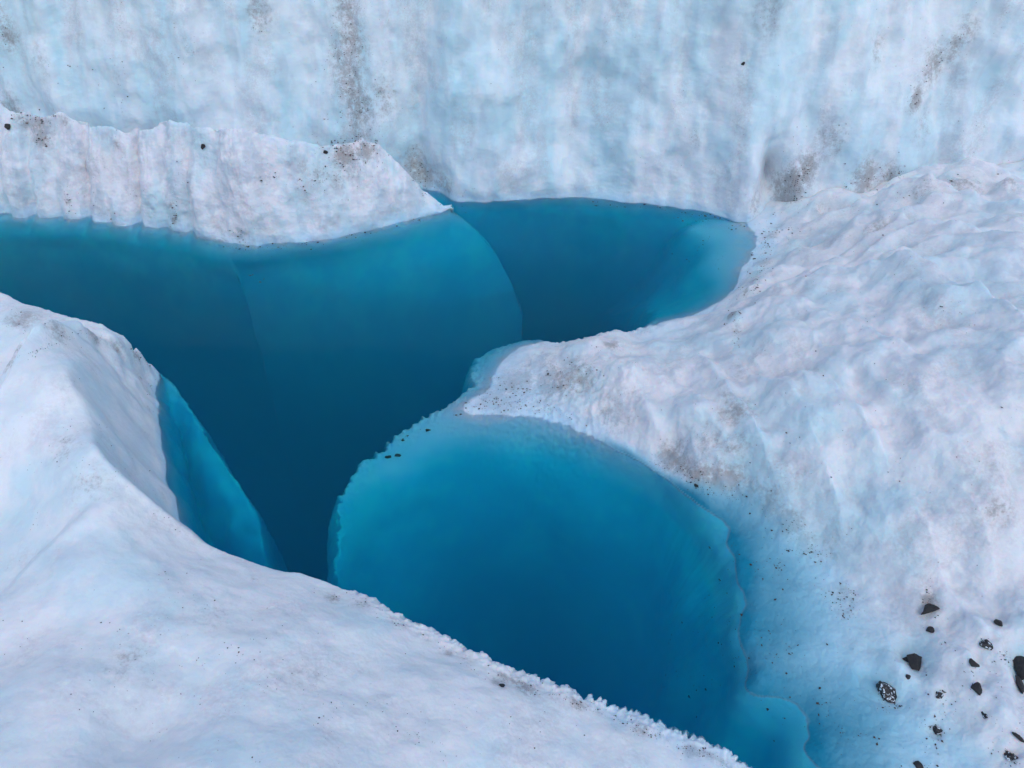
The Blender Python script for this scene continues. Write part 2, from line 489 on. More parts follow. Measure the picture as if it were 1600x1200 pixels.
# the buttress under water: its left and right edge with depth
def edge_pts(L):
    """edge points seen through the water on a face that starts at y0 and leans out by the given slope"""
    out = []
    for px, py, y0, sl in L:
        W = at(px, py, 0); t = refr(rays(px, py)); tr = t[1] / -t[2]
        d = max((y0 - W[1]) / (sl + tr), 0)
        out.append((W[0] + t[0] / -t[2] * d, W[1] + tr * d, -d))
    return np.array(out)
eL = edge_pts([(355, 384, 10.5, .3), (372, 420, 10.5, .28), (388, 480, 10.5, .28), (405, 550, 10.5, .28), (428, 640, 10.5, .28), (455, 740, 10.5, .28), (480, 830, 10.5, .28)])
eR = edge_pts([(704, 328, 11.65, .3), (745, 362, 11.5, .5), (780, 405, 11.4, .5), (805, 455, 11.3, .5), (818, 510, 11.3, .45), (822, 570, 11.3, .42), (815, 640, 11.3, .4)])
def ledge_y(x, z):
    y0 = np.interp(x, wl[:, 0], wl[:, 1])
    u = np.clip(z, -8, 0)
    xl = np.interp(-u, -eL[:, 2], eL[:, 0]); yl = np.interp(-u, -eL[:, 2], eL[:, 1])
    xr = np.interp(-u, -eR[:, 2], eR[:, 0]); yr = np.interp(-u, -eR[:, 2], eR[:, 1])
    q = np.clip((x - xl) / (xr - xl), 0, 1)
    face = yl + (yr - yl) * q ** 1.1 - 0.20 * np.sin(q * math.pi) * sst(-u, 0, 1.2)
    left = y0 + 0.03 * u - 0.36 * (1 - np.exp(u / 0.5))
    out_l = face + 2.8 * np.maximum(xl - x, 0)
    out = np.where(x < xl, smin(out_l, left, 0.05), face)
    out = out + 3.0 * np.maximum(x - xr, 0)
    wv = sst(-u, 0, 0.9)
    out = (y0 - 0.50 * (1 - np.exp(u / 0.45))) * (1 - wv) + out * wv
    return out
n_s, n_t = 620, 520
sx = np.linspace(-9.5, crest[-1, 0], n_s)
# the part under water runs on to the right, below the tip
cy_ = np.interp(sx, crest[:, 0], crest[:, 1]); cz_ = np.interp(sx, crest[:, 0], crest[:, 2])
jit = 0.035 * fbm(sx * 4, 0 * sx, 0 * sx + .3, 3) + 0.02 * fbm(sx * 17, 0 * sx, 0 * sx + 5, 2)
cz_ = np.maximum(cz_ + jit * np.clip(cz_ * 2, 0, 1), 0.03)
sx2 = np.concatenate([sx, np.linspace(sx[-1] + 0.012, sx[-1] + 2.2, 150)])
cy2 = np.interp(sx2, sx, cy_); cz2 = np.where(sx2 <= sx[-1], np.interp(sx2, sx, cz_), 0)
lim = np.interp(sx2, eR[:, 0], eR[:, 2])                     # right of the tip the top of the buttress runs down along its edge
lim_y = np.interp(sx2, eR[:, 0], eR[:, 1])
tip = sx2 > sx[-1]
cz2 = np.where(tip, np.where(sx2 < eR[:, 0].max(), lim, -7), cz2)
cy2 = np.where(tip, lim_y, cy2)
tl = np.linspace(0, 1, n_t)
Xl, Tl = np.meshgrid(sx2, tl, indexing='ij')
CZ = cz2[:, None] + 0 * Tl; CY = cy2[:, None] + 0 * Tl
FR = 0.80                                                    # share of rows on the front face
a = np.clip(Tl / FR, 0, 1)
Zl = np.where(a < 0.3, -7.8 + a / 0.3 * (7.6 + np.minimum(CZ, 0)), 0)
a2 = np.clip((a - 0.3) / 0.7, 0, 1)
z_mid = -0.2 + np.minimum(CZ, 0)
Zl = np.where(a < 0.3, Zl, z_mid + (CZ - z_mid) * a2)
fy = ledge_y(Xl, np.minimum(Zl, 0))
h = np.clip(Zl / np.maximum(CZ, 0.02), 0, 1)
Yf = np.where(Zl > 0, fy + (CY - fy) * h ** 1.25, fy)
bk = np.clip((Tl - FR) / (1 - FR), 0, 1)
Yl = np.where(bk > 0, CY + 0.9 * bk, Yf)
Zl = np.where(bk > 0, CZ + 0.06 * np.sin(np.clip(bk * 8, 0, 1) * math.pi) - 1.25 * bk ** 1.15, Zl)
gul = sst(Zl, -0.3, 0.15) * sst(bk, 0.3, 0)
Yl = Yl + gul * np.sin(np.clip(h, 0, 1) * math.pi * 0.9 + 0.2) * (0.16 * perlin(Xl * 1.5 + 0.3 * Zl, Zl * 0.4, 7.5) - 0.05 * ridged(Xl * 1.3, Zl * 0.45, 2.5, 1) + 0.05 * perlin(Xl * 4, Zl * 1.2, 3.5))
for vx, wd, am in [(20, .10, .5), (62, .16, 1.0), (108, .07, .8), (150, .10, .5), (190, .08, .9), (228, .10, .5), (270, .07, 1.3), (312, .10, .7), (352, .09, .8), (395, .12, .5), (470, .2, .4)]:
    xv = (vx - 800) / FPX * 13.6
    Yl = Yl + sst(Zl, -0.5, 0.1) * sst(bk, 0.25, 0) * 0.15 * am * np.exp(-((Xl - xv - 0.06 * Zl) / wd) ** 2)
N = normals(Xl, Yl, Zl)
if N[..., 1].mean() > 0: N = -N
hi = sst(Zl, -0.3, 0.1)
dsp = hi * 0.045 * fbm(Xl * 2.2, Yl * 2.2, Zl * 2, 3) + hi * 0.010 * fbm(Xl * 7, Yl * 7, Zl * 6, 3) + hi * 0.003 * fbm(Xl * 26, Yl * 26, Zl * 26, 2) \
    + (1 - hi) * 0.05 * fbm(Xl * 0.9, Yl * 0.9, Zl * 0.9, 2)
X2, Y2, Z2 = Xl + N[..., 0] * dsp, Yl + N[..., 1] * dsp, Zl + N[..., 2] * dsp
LG = (X2, Y2, Z2)
def on_ledge(px, py):
    d = rays(px, py); y = 11.2
    for _ in range(25):
        kk = y / d[1]; x = d[0] * kk; z = CAMH + d[2] * kk
        f = float(np.interp(x, wl[:, 0], wl[:, 1])); c = float(np.interp(x, crest[:, 0], crest[:, 1])); zc = float(np.interp(x, crest[:, 0], crest[:, 2]))
        yn = f + (c - f) * min(max(z / max(zc, .05), 0), 1) ** 1.25
        y = 0.5 * y + 0.5 * yn
    return x, y, z
ld = []
for (a_, b_, r, s) in [(60, 195, .18, .8), (65, 212, .15, .8), (40, 190, .14, .6), (100, 190, .1, .5), (180, 228, .08, .5), (500, 275, .14, .45), (540, 245, .16, .85), (570, 238, .14, .8), (550, 265, .14, .6),
                       (585, 235, .1, .7), (525, 285, .12, .5), (415, 275, .12, .4), (270, 320, .07, .7), (272, 345, .06, .7), (105, 315, .06, .6), (470, 262, .12, .3), (375, 370, .12, .5), (440, 378, .1, .3), (150, 260, .3, .25), (300, 215, .08, .3)]:
    x, y, z = on_ledge(a_, b_); ld.append((x, y, z, r * 1.2, s))
dirt = blobs(X2, Y2, Z2, ld)
blue = 0.16 * sst(Z2, 0.7, 0.1)
me = grid_mesh('ice_ledge', X2, Y2, Z2, True, dict(dirt=dirt, blue=blue, **ice_attrs(X2, Y2, Z2, (1.5, 1, 0.6), -0.35)))
link('ice_ledge', me, M_LEDGE, label='gullied white ice ledge with a sharp crest along the foot of the cliff', category='ice ledge', kind='structure')

# ================================================================== heightfields round the pools
def polar(th0, th1, nth, r0, r1, nr):
    th = np.linspace(R(th0), R(th1), nth); r = np.exp(np.linspace(math.log(r0), math.log(r1), nr))
    T_, Q = np.meshgrid(th, r, indexing='ij')
    return Q * np.sin(T_), Q * np.cos(T_)
class Field:
    """a heightfield on a polar grid: smooth parts from a coarse grid, detail on the fine one"""
    def __init__(s, th, r):
        s.th, s.r = th, r
        s.X, s.Y = polar(*th, *r)
        cth = (th[0], th[1], th[2] // 4); cr = (r[0], r[1], r[2] // 4)
        s.cX, s.cY = polar(*cth, *cr)
    def up(s, A): return upsample(A, *s.X.shape)
    def finish(s, Z, dispf):
        N_ = normals(s.X, s.Y, Z)
        N_ = np.where(N_[..., 2:3] < 0, -N_, N_)
        s.Z0 = Z
        d = dispf(s.X, s.Y, Z, N_)
        s.P = np.stack([s.X, s.Y, Z], -1) + N_ * d[..., None]
    def index(s, x, y):
        th = np.arctan2(x, y); r = np.hypot(x, y)
        i = (th - R(s.th[0])) / (R(s.th[1]) - R(s.th[0])) * (s.th[2] - 1)
        j = np.log(r / s.r[0]) / math.log(s.r[1] / s.r[0]) * (s.r[2] - 1)
        ok = (i > 1) & (i < s.th[2] - 2) & (j > 1) & (j < s.r[2] - 2)
        return np.clip(np.round(i).astype(int), 0, s.th[2] - 1), np.clip(np.round(j).astype(int), 0, s.r[2] - 1), ok
    def hit(s, px, py):
        """first point of this field seen at each pixel, through the water where there is any"""
        d = rays(px, py); t = refr(d)
        k0 = CAMH / -d[..., 2]; W = np.array([0, 0, CAMH]) + d * k0[..., None]
        out = np.full(d.shape, np.nan); done = np.zeros(d.shape[:-1], bool)
        for step in np.concatenate([np.arange(-3.2, 0, 0.012), np.arange(0, 4.5, 0.015)]):
            dd = d if step < 0 else t
            p = W + dd * (step / (-d[..., 2] if step < 0 else -t[..., 2]))[..., None] if step < 0 else W + t * (step / -t[..., 2])[..., None]
            i, j, ok = s.index(p[..., 0], p[..., 1])
            v = s.P[i, j]
            m = ok & ~done & (v[..., 2] >= p[..., 2])
            out[m] = v[m]; done |= m
        return out

# ---------------- right slope, the sunken wall and the round bowl
RC = [  # land
    (1600, 262, .80), (1500, 276, .74), (1400, 292, .58), (1300, 312, .42), (1235, 335, .18), (1207, 350, .03), (1196, 400, .09), (1178, 440, .20), (1120, 485, .30),
    (1060, 502, .34), (1000, 524, .34), (952, 524, .34), (900, 546, .20), (832, 540, .08), (765, 566, -.07), (745, 605, -.05), (790, 600, .05), (850, 602, .10),
    (1300, 400, .72), (1240, 420, .50), (1500, 340, 1.05), (1500, 400, 1.18), (1620, 450, 1.35), (1620, 340, 1.1), (1300, 500, .98), (1150, 540, .60), (1400, 600, 1.16), (1640, 620, 1.45), (1000, 585, .42), (920, 620, .24),
    (1080, 650, .46), (1180, 700, .50), (1290, 750, .55), (1450, 750, .82), (1640, 800, .90), (1420, 860, .46), (1640, 920, .46), (1310, 870, .15),
    (1750, 300, .9), (1900, 500, 1.6), (1900, 800, 1.2), (1900, 1000, .6), (1900, 1250, .4), (1700, 1300, .3), (2300, 700, 1.9), (2300, 400, 1.6),
    # water's edge round the bowl
    (735, 647, 0), (800, 650, 0), (900, 671, 0), (980, 712, 0), (1060, 765, 0), (1140, 815, 0), (1200, 880, .03), (1290, 950, .07), (1300, 1000, .06), (1330, 1050, .07), (1335, 1100, .06), (1345, 920, .12), (1148, 900, 0), (1155, 1000, 0), (1165, 1080, -.02),
    (1400, 950, .16), (1450, 1010, .22), (1395, 1070, .17), (1540, 1050, .24), (1620, 1150, .23), (1480, 1150, .13), (1390, 1160, .08), (1300, 1140, .04), (1250, 1050, .04), (1215, 960, .05), (1185, 900, .04), (1250, 950, .05),
    (1400, 1260, .06), (1280, 1220, -.05), (1550, 1260, .1),
    # the sunken wall's crest
    (700, 645, -.06), (665, 668, -.12), (600, 712, -.22), (558, 758, -.32), (540, 810, -.45), (535, 860, -.62), (535, 915, -.85),
    # the bowl
    (800, 690, -.22), (700, 712, -.35), (640, 770, -.5), (600, 840, -.95), (580, 900, -1.2),
    (800, 750, -.65), (720, 790, -1.05), (680, 860, -1.5), (660, 920, -1.85), (800, 820, -1.38), (800, 900, -2.3), (760, 960, -3.0), (850, 1000, -3.6), (850, 1050, -4.0), (950, 1060, -3.0),
    (900, 720, -.32), (900, 780, -.75), (900, 860, -1.6), (920, 950, -2.4), (980, 780, -.50), (1000, 850, -1.05), (1020, 940, -1.55), (1030, 1040, -1.9),
    (1080, 830, -.30), (1100, 920, -.50), (1100, 1010, -.65), (1095, 1110, -1.1), (1190, 1000, .045), (1200, 1080, .035), (1175, 1170, -.60), (1235, 1175, -.10), (1060, 960, -1.0), (1120, 860, -.12),
    # the shelf of the far pool
    (1195, 347, .06), (1175, 337, .03), (1170, 365, -.03), (1155, 400, -.06), (1130, 440, -.14), (1130, 380, -.12), (1100, 350, -.22), (1090, 420, -.38), (1070, 460, -.75), (1060, 370, -.50), (1020, 350, -1.2), (1030, 410, -1.5), (1010, 460, -2.1), (970, 400, -2.4), (960, 470, -3.2), (960, 350, -1.9), (900, 440, -3.6), (900, 370, -3.0), (860, 500, -4.2),
]
gR = RBF(pts(RC), 0.16, 0.004)
cutR = pts([(840, 305, -3.5), (850, 380, -4.0), (880, 450, -4.2), (940, 480, -3.4), (1000, 492, -1.8), (1028, 500, -.3), (1000, 514, .10), (950, 510, .20), (925, 533, .16), (880, 541, .08), (845, 531, .03), (815, 529, -.02), (785, 540, -.04),
            (752, 555, -.08), (742, 580, -.10), (738, 608, -.10), (700, 638, -.10), (655, 662, -.15), (595, 704, -.24), (552, 752, -.35), (534, 808, -.50), (529, 860, -.68), (529, 918, -.95), (545, 990, -1.4), (600, 1080, -2.0), (700, 1180, -2.6)])
cutR[0, 1] = 12.8
LR = Line(cutR, 4)
polyR = np.vstack([LR.Q[:, :2], [[0, 0.2], [14, 0.2], [14, 16], [2, 16]]])
FRt = Field((-24, 80, 1080), (1.6, 17, 900))
G = gR(FRt.cX, FRt.cY)
dR, sR, zR = LR(FRt.cX, FRt.cY)
dR = np.where(inside(polyR, FRt.cX, FRt.cY), -dR, dR)
G, dR, sR, zR = map(FRt.up, (G, dR, sR, zR))
X, Y = FRt.X, FRt.Y
# melt holes round the stones
HOLES = [(1434, 1028, .17, .15), (1386, 1072, .19, .13), (1450, 950, .09, .05), (1598, 1050, .18, .10), (1560, 973, .05, .03), (1540, 1008, .05, .03), (1523, 1036, .06, .03), (1525, 1074, .06, .04), (1465, 1140, .06, .03), (1580, 1184, .06, .04)]
hz = at(*np.array([(a, b_) for a, b_, _, _ in HOLES], float).T, np.full(len(HOLES), 0.10))
for _ in range(8):
    hz = at(*np.array([(a, b_) for a, b_, _, _ in HOLES], float).T, np.maximum(gR(hz[:, 0], hz[:, 1]), 0))
low = np.exp(-(((X - 3.0) / 1.3) ** 4 + ((Y - 3.1) / 1.1) ** 4))
und = 0.19 * fbm(X * 0.8, Y * 0.8, 0 * X, 2) + 0.11 * fbm(X * 2.1 + 3, Y * 2.1, 0 * X + 7, 2)
land = sst(G, 0.0, 0.35)
G = G + land * und
# terraces on the far part: drifts with sharp lips running across
warp = fbm(X * 0.7, Y * 0.7, 4 + 0 * X, 2)
ph = (Y * 0.85 - X * 0.42 + 0.8 * warp) / 0.62
fr = ph - np.floor(ph)
terr = (np.where(fr < 0.72, fr / 0.72, (1 - fr) / 0.28) - 0.5) * 0.07
G = G + terr * sst(Y, 6.0, 7.6) * sst(X, 2.4, 4.0) * land * (0.5 + 0.8 * sst(perlin(X * .5, Y * .5, 8 + 0 * X), -.3, .3))
def step(G, P, X, Y, F_, h, near=0.5, soft=0.05):
    """a rounded lip: the ground nearer than the line stands higher and eases down towards the viewer"""
    L_ = Line(pts(P), 4)
    d_, s_, z_ = L_(F_.cX, F_.cY)
    d_ = d_ * L_.side                                          # positive on the right hand of the line, the nearer side
    d_, s_ = F_.up(d_), F_.up(s_)
    tot = L_.L[-1]
    fade = sst(s_, 0.02, tot * 0.25) * sst(s_, tot - 0.02, tot * 0.8)
    return G + h * fade * sst(d_, -soft, soft) * np.exp(-np.maximum(d_, 0) / near), d_, fade
G, _, _ = step(G, [(1150, 466, .4), (1250, 446, .6), (1400, 440, 1.0), (1470, 462, 1.1), (1540, 505, 1.2), (1610, 570, 1.3), (1700, 640, 1.4)], X, Y, FRt, 0.24, 0.7, 0.07)
G, _, _ = step(G, [(1225, 352, .2), (1300, 335, .4), (1380, 312, .6), (1440, 310, .75), (1500, 325, .85), (1560, 338, .95), (1680, 350, 1.)], X, Y, FRt, 0.26, 0.5, 0.06)
G, _, _ = step(G, [(1200, 395, .2), (1290, 372, .5), (1360, 352, .7), (1450, 375, .9), (1560, 395, 1.1), (1680, 430, 1.2)], X, Y, FRt, 0.18, 0.4, 0.06)
G, _, _ = step(G, [(1330, 300, .5), (1400, 283, .6), (1480, 268, .7), (1540, 272, .75), (1600, 295, .8), (1680, 320, .9)], X, Y, FRt, 0.18, 0.35, 0.06)
# flutes down the face above the bowl
flx = X * 0.93 + Y * 0.25
fl = ridged(flx * 2.2, Y * 0.35, 3.1 + 0 * X, 2)
G = G + land * 0.09 * fl * sst(Y, 7.6, 6.4) * sst(G, 0, .3) * sst(X, 5.2, 3.4)
# mounds and pits of the low corner
G = G + 0.07 * (fbm(X * 2.6, Y * 2.6, 2 + 0 * X, 2) + 0.35) * low * sst(G, 0.06, 0.2)
holeq = np.full(X.shape, 9.0)
for (hx, hy, _), (_, _, r, dp) in zip(hz, HOLES):
    q = np.hypot((X - hx), (Y - hy - r * 0.1)) / r
    G = np.maximum(G - dp * 1.2 * np.exp(-q ** 3 * 1.2), np.minimum(G, 0.03))
    holeq = np.minimum(holeq, q) if dp > 0.09 else holeq + 0.006 * np.exp(-((q - 1.4) / 0.4) ** 2)
# slow scallops sweeping round the bowl
bc = at(850, 1000, -2.0)
rb = np.hypot(X - bc[0], (Y - bc[1]) * 0.9)
G = G + 0.09 * sst(G, -0.15, -0.8) * perlin(rb * 1.5 + 0.5 * perlin(X * .6, Y * .6, 3 + 0 * X), np.arctan2(X - bc[0], Y - bc[1]) * 0.9, 11 + 0 * X)
# serrated edge
e1 = np.abs(perlin(sR * 7.5, 0 * sR, 0 * sR + 1.2)) * 2
e2 = perlin(sR * 22, 0 * sR, 0 * sR + 4.0)
jag = (0.35 + 1.1 * sst(perlin(sR * 1.9, 0 * sR, 0 * sR + 31), -0.5, 0.5)) * (0.06 * e1 + 0.035 * e2 + 0.02 * perlin(sR * 45, 0 * sR, 0 * sR + 13)) + 0.05 * perlin(sR * 2.5, 0 * sR, 0 * sR + 6)
dd = dR + (jag - 0.05) * sst(dR, -0.5, -0.05) 
slope = (3.4 + 0.8 * perlin(sR * 0.7, 0 * sR, 0 * sR)) 
cutz = zR + 0.05 - slope * dd
cutz = np.where(cutz < zR - 0.30, zR - 0.30 + (cutz - zR + 0.30) * 3.0, cutz)
cutz = cutz + 0.15 * sst(dR, 0.05, 1.0) * perlin(sR * 1.1, cutz * 0.4, 0 * sR + 2)
Z = smin(G, cutz, 0.07)
Z = np.maximum(Z, -8.0)
def dispR(X, Y, Z, N_):
    a = sst(Z, -0.12, 0.08)
    lump = fbm(X * 3.0, Y * 3.0, Z * 3.0, 3)
    d = a * (0.022 * lump + 0.008 * fbm(X * 10, Y * 10, Z * 10, 3) + 0.0028 * fbm(X * 38, Y * 38, Z * 38, 2))
    rough = np.exp(-((X - 0.6) / 0.9) ** 2 - ((Y - 6.6) / 0.6) ** 2)
    d = d + 0.02 * rough * fbm(X * 16, Y * 16, Z * 16, 2)
    edge = np.exp(-(dR / 0.12) ** 2) * sst(Z, -1.5, -0.1)
    d = d + edge * 0.022 * fbm(X * 18, Y * 18, Z * 12, 2)
    # ribs down the right side of the bowl
    ang = np.arctan2(X - 1.1, Y - 4.2)
    d = d + (1 - a) * sst(Z, -2.2, -0.6) * 0.016 * (perlin(ang * 7, Z * 1.5, 3 + 0 * X) + 0.5 * perlin(ang * 17 + X, Z * 2.5 + Y, 13 + 0 * X)) * sst(X, 1.2, 2.0)
    d = d + (1 - a) * 0.03 * fbm(X * 1.2, Y * 1.2, Z * 1.2, 2)
    return d
FRt.finish(Z, dispR)
P = FRt.P
def field_blobs(F, L, z=0.2):
    a = np.array(L, float)
    hp = F.hit(a[:, 0], a[:, 1])
    return [(h[0], h[1], h[2], r, s) for h, r, s in zip(hp, a[:, 2], a[:, 3]) if not np.isnan(h[0])]
rd = field_blobs(FRt, [(800, 600, .35, .8), (780, 625, .3, .8), (860, 600, .3, .75), (900, 590, .3, .6), (840, 570, .25, .5), (960, 650, .3, .4), (740, 612, .15, .4), (955, 540, .14, .6), (1010, 515, .12, .5), (1145, 490, .09, 1), (1150, 515, .1, .5), (1200, 370, .14, .8), (1190, 410, .14, .85), (1180, 435, .1, .8),
    (1215, 355, .12, .6), (1165, 455, .1, .5), (1370, 355, .22, .45), (1300, 380, .25, .3), (1500, 290, .35, .45), (1580, 280, .25, .45), (1440, 300, .25, .35), (1280, 330, .2, .35), (1050, 725, .26, .7), (1090, 755, .28, .8), (1130, 760, .26, .8), (1165, 785, .26, .7), (1150, 640, .25, .5), (1150, 580, .2, .4), (1200, 800, .25, .6),
    (1230, 820, .16, .8), (1255, 850, .14, .8), (1285, 870, .2, .4), (1320, 930, .15, .4), (1310, 960, .16, .4), (1140, 620, .15, .35), (1150, 700, .2, .4), (980, 620, .2, .3), (1450, 940, .07, .8), (1180, 560, .2, .2), (1560, 800, .15, .4), (1550, 730, .25, .2), (1100, 690, .3, .35), (1220, 740, .25, .3)])
dirt = blobs(P[..., 0], P[..., 1], P[..., 2], rd)
bl = field_blobs(FRt, [(1150, 620, .35, .35), (1170, 720, .3, .5), (1190, 760, .3, .5), (1350, 580, .5, .15), (1380, 760, .4, .25), (1432, 1020, .25, .5), (1384, 1060, .25, .4), (1500, 1100, .5, .25), (1270, 640, .3, .15), (1480, 760, .35, .2), (880, 560, .2, .2), (1530, 1030, .5, .2)])
blue = blobs(P[..., 0], P[..., 1], P[..., 2], bl)
blue = np.maximum(blue, 0.75 * low * sst(P[..., 2], 0.32, 0.05))
blue = np.maximum(blue, 1.0 * np.exp(-(holeq * 1.05) ** 4))
AR = ice_attrs(P[..., 0], P[..., 1], P[..., 2], (1, 1, 1), -0.3)
# blue dimming of light in water, painted onto dry ice beside the bowl
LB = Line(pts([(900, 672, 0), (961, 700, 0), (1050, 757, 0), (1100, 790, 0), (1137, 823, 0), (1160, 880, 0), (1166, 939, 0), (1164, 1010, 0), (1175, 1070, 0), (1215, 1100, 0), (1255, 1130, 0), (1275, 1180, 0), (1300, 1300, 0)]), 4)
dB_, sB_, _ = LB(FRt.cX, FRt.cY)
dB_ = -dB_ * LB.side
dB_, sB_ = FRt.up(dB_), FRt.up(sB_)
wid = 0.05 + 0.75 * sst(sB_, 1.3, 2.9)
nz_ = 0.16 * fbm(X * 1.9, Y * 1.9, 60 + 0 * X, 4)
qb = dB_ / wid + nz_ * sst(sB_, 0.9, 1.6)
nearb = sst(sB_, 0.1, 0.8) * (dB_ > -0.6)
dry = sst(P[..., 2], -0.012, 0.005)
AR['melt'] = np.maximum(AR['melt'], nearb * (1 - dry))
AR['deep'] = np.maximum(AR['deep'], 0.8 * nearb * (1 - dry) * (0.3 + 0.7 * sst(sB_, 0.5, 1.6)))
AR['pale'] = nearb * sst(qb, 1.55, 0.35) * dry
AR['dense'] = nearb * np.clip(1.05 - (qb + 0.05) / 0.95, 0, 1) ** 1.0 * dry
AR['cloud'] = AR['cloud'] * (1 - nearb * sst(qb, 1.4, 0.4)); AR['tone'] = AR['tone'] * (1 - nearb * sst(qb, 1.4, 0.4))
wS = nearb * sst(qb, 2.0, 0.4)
vd_ = field_blobs(FRt, [(1300, 330, .5, .6), (1420, 300, .6, .7), (1540, 290, .6, .8), (1640, 300, .6, .8), (1370, 365, .5, .6), (1480, 330, .5, .5), (1260, 400, .4, .4), (820, 600, .4, .8), (1100, 740, .5, .5), (1240, 830, .4, .6), (960, 620, .4, .4)])
AR['cloud'] = np.maximum(AR['cloud'], blobs(P[..., 0], P[..., 1], P[..., 2], vd_))
blue = np.maximum(blue, wS * 0.8)  # crust tinted blue too, carrying the painted dimming outward
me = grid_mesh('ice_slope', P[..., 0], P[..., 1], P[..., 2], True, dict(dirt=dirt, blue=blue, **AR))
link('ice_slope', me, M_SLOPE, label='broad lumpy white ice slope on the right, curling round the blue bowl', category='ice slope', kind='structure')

# ---------------- near ridge on the left and along the bottom
NC = [
    (-60, 455, 1.35), (0, 472, 1.28), (60, 494, 1.22), (130, 518, 1.05), (200, 548, .72), (228, 590, .35), (238, 650, .25), (248, 720, .22),
    (60, 540, 1.36), (110, 610, 1.42), (165, 690, 1.40), (215, 750, 1.22), (258, 795, .95), (305, 842, .72), (170, 600, 1.0), (200, 660, .8),
    (400, 892, .50), (530, 923, .36), (600, 956, .28), (700, 1012, .22), (800, 1062, .18), (900, 1092, .15), (1000, 1130, .11), (1100, 1170, .06), (1150, 1200, .03), (1260, 1270, .0), (1400, 1330, .0),
    (0, 570, 1.15), (0, 650, 1.0), (60, 700, 1.2), (0, 800, .85), (90, 820, 1.12), (0, 930, .90), (130, 900, 1.2), (220, 900, 1.15), (300, 950, 1.0), (60, 1000, 1.15), (400, 1010, .95), (520, 1000, .68), (650, 1080, .62), (800, 1150, .50), (950, 1185, .30), (1080, 1200, .12),
    (0, 1080, 1.45), (120, 1130, 1.40), (200, 1060, 1.28), (230, 1150, 1.18), (380, 1130, 1.20), (450, 1190, 1.30), (600, 1190, .95),
    (-300, 500, 1.5), (-300, 900, 1.1), (-400, 1200, 1.6), (0, 1400, 1.9), (400, 1400, 1.7), (800, 1400, .8), (1100, 1400, .3), (-800, 800, 1.6),
]
gN = RBF(pts(NC), 0.14, 0.004)
cutN = pts([(-900, 300, 1.4), (-400, 400, 1.4), (-60, 452, 1.30), (0, 467, 1.20), (60, 488, 1.12), (130, 513, .95), (195, 541, .62), (228, 562, .25), (236, 600, .08), (248, 680, .03), (259, 760, .03), (285, 830, .1), (340, 868, .35),
            (400, 886, .40), (460, 900, .34), (530, 918, .28), (600, 949, .22), (700, 1004, .16), (800, 1053, .12), (900, 1083, .10), (1000, 1122, .07), (1100, 1162, .03), (1155, 1192, 0), (1230, 1260, -.03), (1400, 1320, -.05), (1700, 1400, -.05)])
LN = Line(cutN, 4)
polyN = np.vstack([LN.Q[:, :2], [[8, -2], [-12, -2], [-14, 8]]])
FN = Field((-88, 62, 1000), (0.55, 12, 950))
G = gN(FN.cX, FN.cY)
dN, sN, zN = LN(FN.cX, FN.cY)
dN = np.where(inside(polyN, FN.cX, FN.cY), -dN, dN)
spur = pts([(218, 556, -.25), (262, 590, -.20), (300, 640, -.22), (350, 722, -.36), (382, 770, -.48), (402, 815, -.65), (412, 860, -.85), (425, 920, -1.3)])
LS = Line(spur, 4)
dS, sS, zS = LS(FN.cX, FN.cY)
q = LS.Q[:, :2]
right = inside(np.vstack([[q[0] + [0, 3]], q, [q[-1] + [0.4, -2]], [[9, -2], [9, 12]]]), FN.cX, FN.cY)
dS = np.where(right, dS, -dS)
G, dN, sN, zN, dS, sS, zS = map(FN.up, (G, dN, sN, zN, dS, sS, zS))
X, Y = FN.X, FN.Y
G = G + 0.09 * fbm(X * 0.8, Y * 0.8, 1 + 0 * X, 2) + 0.025 * fbm(X * 2.4, Y * 2.4, 5 + 0 * X, 2)
G, dA, fA = step(G, [(-120, 760, 1.2), (-40, 660, 1.2), (0, 612, 1.2), (40, 566, 1.3), (85, 530, 1.3), (130, 522, 1.1), (175, 538, .9), (215, 565, .6)], X, Y, FN, 0.30, 0.6, 0.06)
G, dB, fB = step(G, [(-60, 720, 1.2), (0, 655, 1.2), (35, 600, 1.3), (70, 560, 1.3), (110, 540, 1.2), (150, 545, 1.1), (180, 560, .9)], X, Y, FN, 0.16, 0.35, 0.04)
G, dC, fC = step(G, [(-100, 1040, 1.2), (0, 905, 1.1), (70, 840, 1.2), (140, 790, 1.3), (200, 760, 1.2)], X, Y, FN, 0.12, 0.6, 0.12)
serr = sst(X, -1.7, -0.9)
e1 = np.abs(perlin(sN * 9, 0 * sN, 0 * sN + 2.2)) * 2
e2 = perlin(sN * 26, 0 * sN, 0 * sN + 3.0)
jag = serr * (0.25 + 1.3 * sst(perlin(sN * 1.7, 0 * sN, 0 * sN + 31), -0.5, 0.5)) * (0.05 * e1 + 0.04 * e2 + 0.03 * perlin(sN * 47, 0 * sN, 0 * sN + 13)) + 0.04 * perlin(sN * 2.5, 0 * sN, 0 * sN + 6)
dd = dN + (jag - 0.04 * serr) * sst(dN, -0.5, -0.05)
cutz = zN + 0.06 - 3.6 * dd
cutz = np.where(cutz < zN - 0.25, zN - 0.25 + (cutz - zN + 0.25) * 3.2, cutz)     # plumb below the lip
Z = smin(G, cutz, 0.10)
crsp = zS + 0.10 * fbm(sS * 2.0, dS * 3.0, 0 * sS, 2)
Sz = crsp - np.where(dS > 0, 11.0 * dS, 1.0 * -dS) 
Sz = smin(Sz, crsp - 0.05, 0.22)
Sz = Sz - 6 * sst(dN, 0.0, -0.3) - 8 * sst(Y, LS.Q[0, 1] - 0.05, LS.Q[0, 1] + 0.3)
gap = 0.45 * np.exp(-((dN - 0.12) / 0.20) ** 2) * sst(sS, 0.9, 1.6)
Z = smax(Z, Sz - gap, 0.05)
Z = np.maximum(Z, -8.0)
